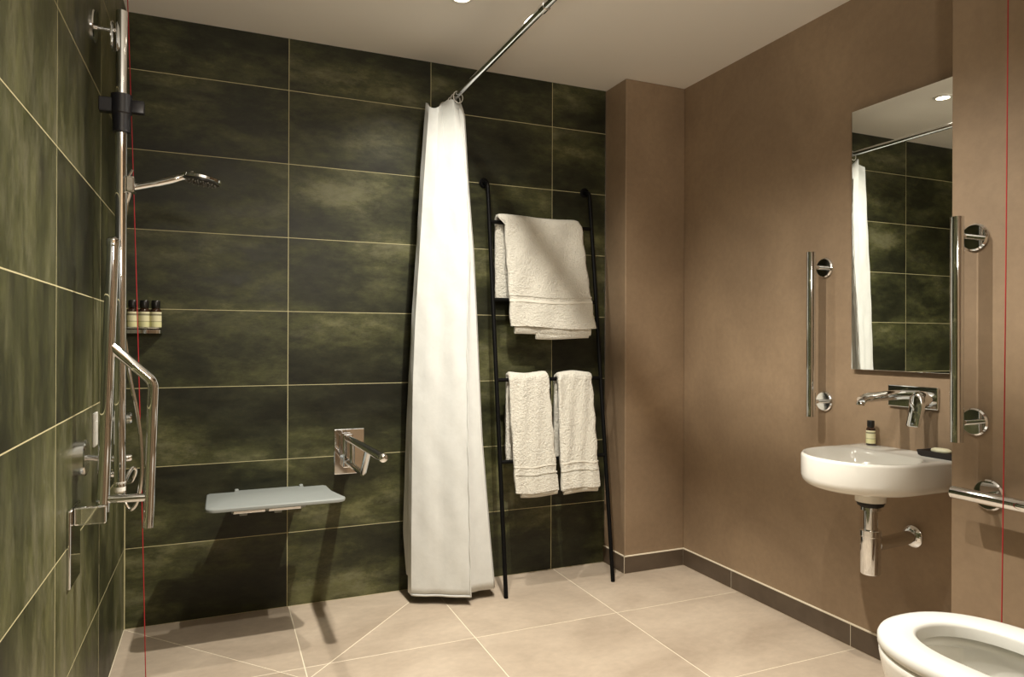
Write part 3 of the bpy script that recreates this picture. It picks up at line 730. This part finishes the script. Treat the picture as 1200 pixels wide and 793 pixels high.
# things on the basin rim
bottle((2.070, 1.702, BZ), 0, 'single small amber bottle with cream label standing on the basin rim', None, 0.82)
t = thing('soap_dish', (2.055, 1.44, BZ), 'small black rectangular soap dish on the basin rim', 'soap dish')
bm = new(); prof = []
def dish(d, z): return [Vector((2.022 + d, 1.382 + d, z)), Vector((2.022 + d, 1.492 - d, z)), Vector((2.090 - d, 1.492 - d, z)), Vector((2.090 - d, 1.382 + d, z))]
loops_mesh(bm, [dish(0.006, BZ), dish(0.0, BZ + 0.004), dish(-0.003, BZ + 0.019), dish(-0.001, BZ + 0.020), dish(0.004, BZ + 0.019), dish(0.008, BZ + 0.013)]); obj('tray', bm, M['slate'], t, angle=25)
bm = new(); pr = []
for s, z in ((0.6, 0.0), (0.9, 0.002), (1.0, 0.006), (0.95, 0.011), (0.7, 0.0145), (0.3, 0.0155)):
    pr.append([Vector((2.056 + 0.020 * s * math.cos(a), 1.440 + 0.032 * s * math.sin(a), BZ + 0.0132 + z)) for a in [2 * PI * i / 28 for i in range(28)]])
loops_mesh(bm, pr); tag(obj('soap_bar', bm, M['soap'], origin=(2.056, 1.440, BZ + 0.0132), angle=60), 'pale oval soap bar lying in the black dish on the basin', 'soap')

# ------------------------------------------------------------------ toilet
TX, TY = 1.455, 0.90
def oval(hw, front, back, z, n=56, ex=2.3, dx=0.0):
    pts = []
    for i in range(n):
        a = 2 * PI * i / n; c, s = math.cos(a), math.sin(a)
        x = hw * math.copysign(abs(c) ** (2 / ex), c); y = (front if s > 0 else back) * math.copysign(abs(s) ** (2 / (ex if s > 0 else 3.2)), s)
        pts.append(Vector((TX + dx + x, TY + y, z)))
    return pts
t = thing('toilet', (TX, 0.75, 0), 'white ceramic toilet with open ring seat at the lower right', 'toilet')
SZT = 0.466
bm = new()
loops_mesh(bm, [oval(0.115, 0.10, 0.535, 0.0), oval(0.118, 0.105, 0.536, 0.02), oval(0.125, 0.125, 0.536, 0.15), oval(0.150, 0.175, 0.536, 0.28), oval(0.174, 0.208, 0.536, 0.37), oval(0.182, 0.217, 0.536, 0.415), oval(0.183, 0.218, 0.536, 0.428), oval(0.179, 0.214, 0.532, 0.432),
                oval(0.128, 0.171, 0.205, 0.432), oval(0.119, 0.162, 0.198, 0.426), oval(0.118, 0.161, 0.197, 0.412), oval(0.128, 0.171, 0.205, 0.404), oval(0.122, 0.160, 0.20, 0.34), oval(0.085, 0.105, 0.14, 0.25), oval(0.05, 0.05, 0.08, 0.20), oval(0.02, 0.02, 0.03, 0.19)])
obj('bowl', bm, M['ceramic'], t, angle=60)
bm = new(); loops_mesh(bm, [oval(0.087, 0.107, 0.142, 0.252), oval(0.0855, 0.105, 0.14, 0.256)]); obj('water', bm, M['water'], t)
bm = new()
ring = [oval(0.180, 0.215, 0.33, SZT - 0.032), oval(0.1855, 0.2205, 0.335, SZT - 0.026), oval(0.1855, 0.2205, 0.335, SZT - 0.012), oval(0.181, 0.216, 0.33, SZT - 0.003), oval(0.170, 0.205, 0.32, SZT), oval(0.117, 0.159, 0.20, SZT - 0.001), oval(0.111, 0.153, 0.192, SZT - 0.004), oval(0.109, 0.151, 0.188, SZT - 0.010), oval(0.109, 0.151, 0.188, SZT - 0.032)]
rings = [[bm.verts.new(p) for p in Lp] for Lp in ring]; rings.append(rings[0]); skin(bm, rings, False)
obj('seat', bm, M['seat_plastic'], t, angle=60)
for sx in (-0.075, 0.075):
    T('hinge', [(TX + sx - 0.02, 0.545, 0.445), (TX + sx + 0.02, 0.545, 0.445)], 0.013, M['chrome'], t)
for sx, sy in ((-0.13, 0.08), (0.13, 0.08), (-0.14, -0.2), (0.14, -0.2)):
    B('bumper', (TX + sx - 0.008, TY + sy - 0.012, 0.430), (TX + sx + 0.008, TY + sy + 0.012, SZT - 0.024), M['white_plastic'], t, bev=0.002)
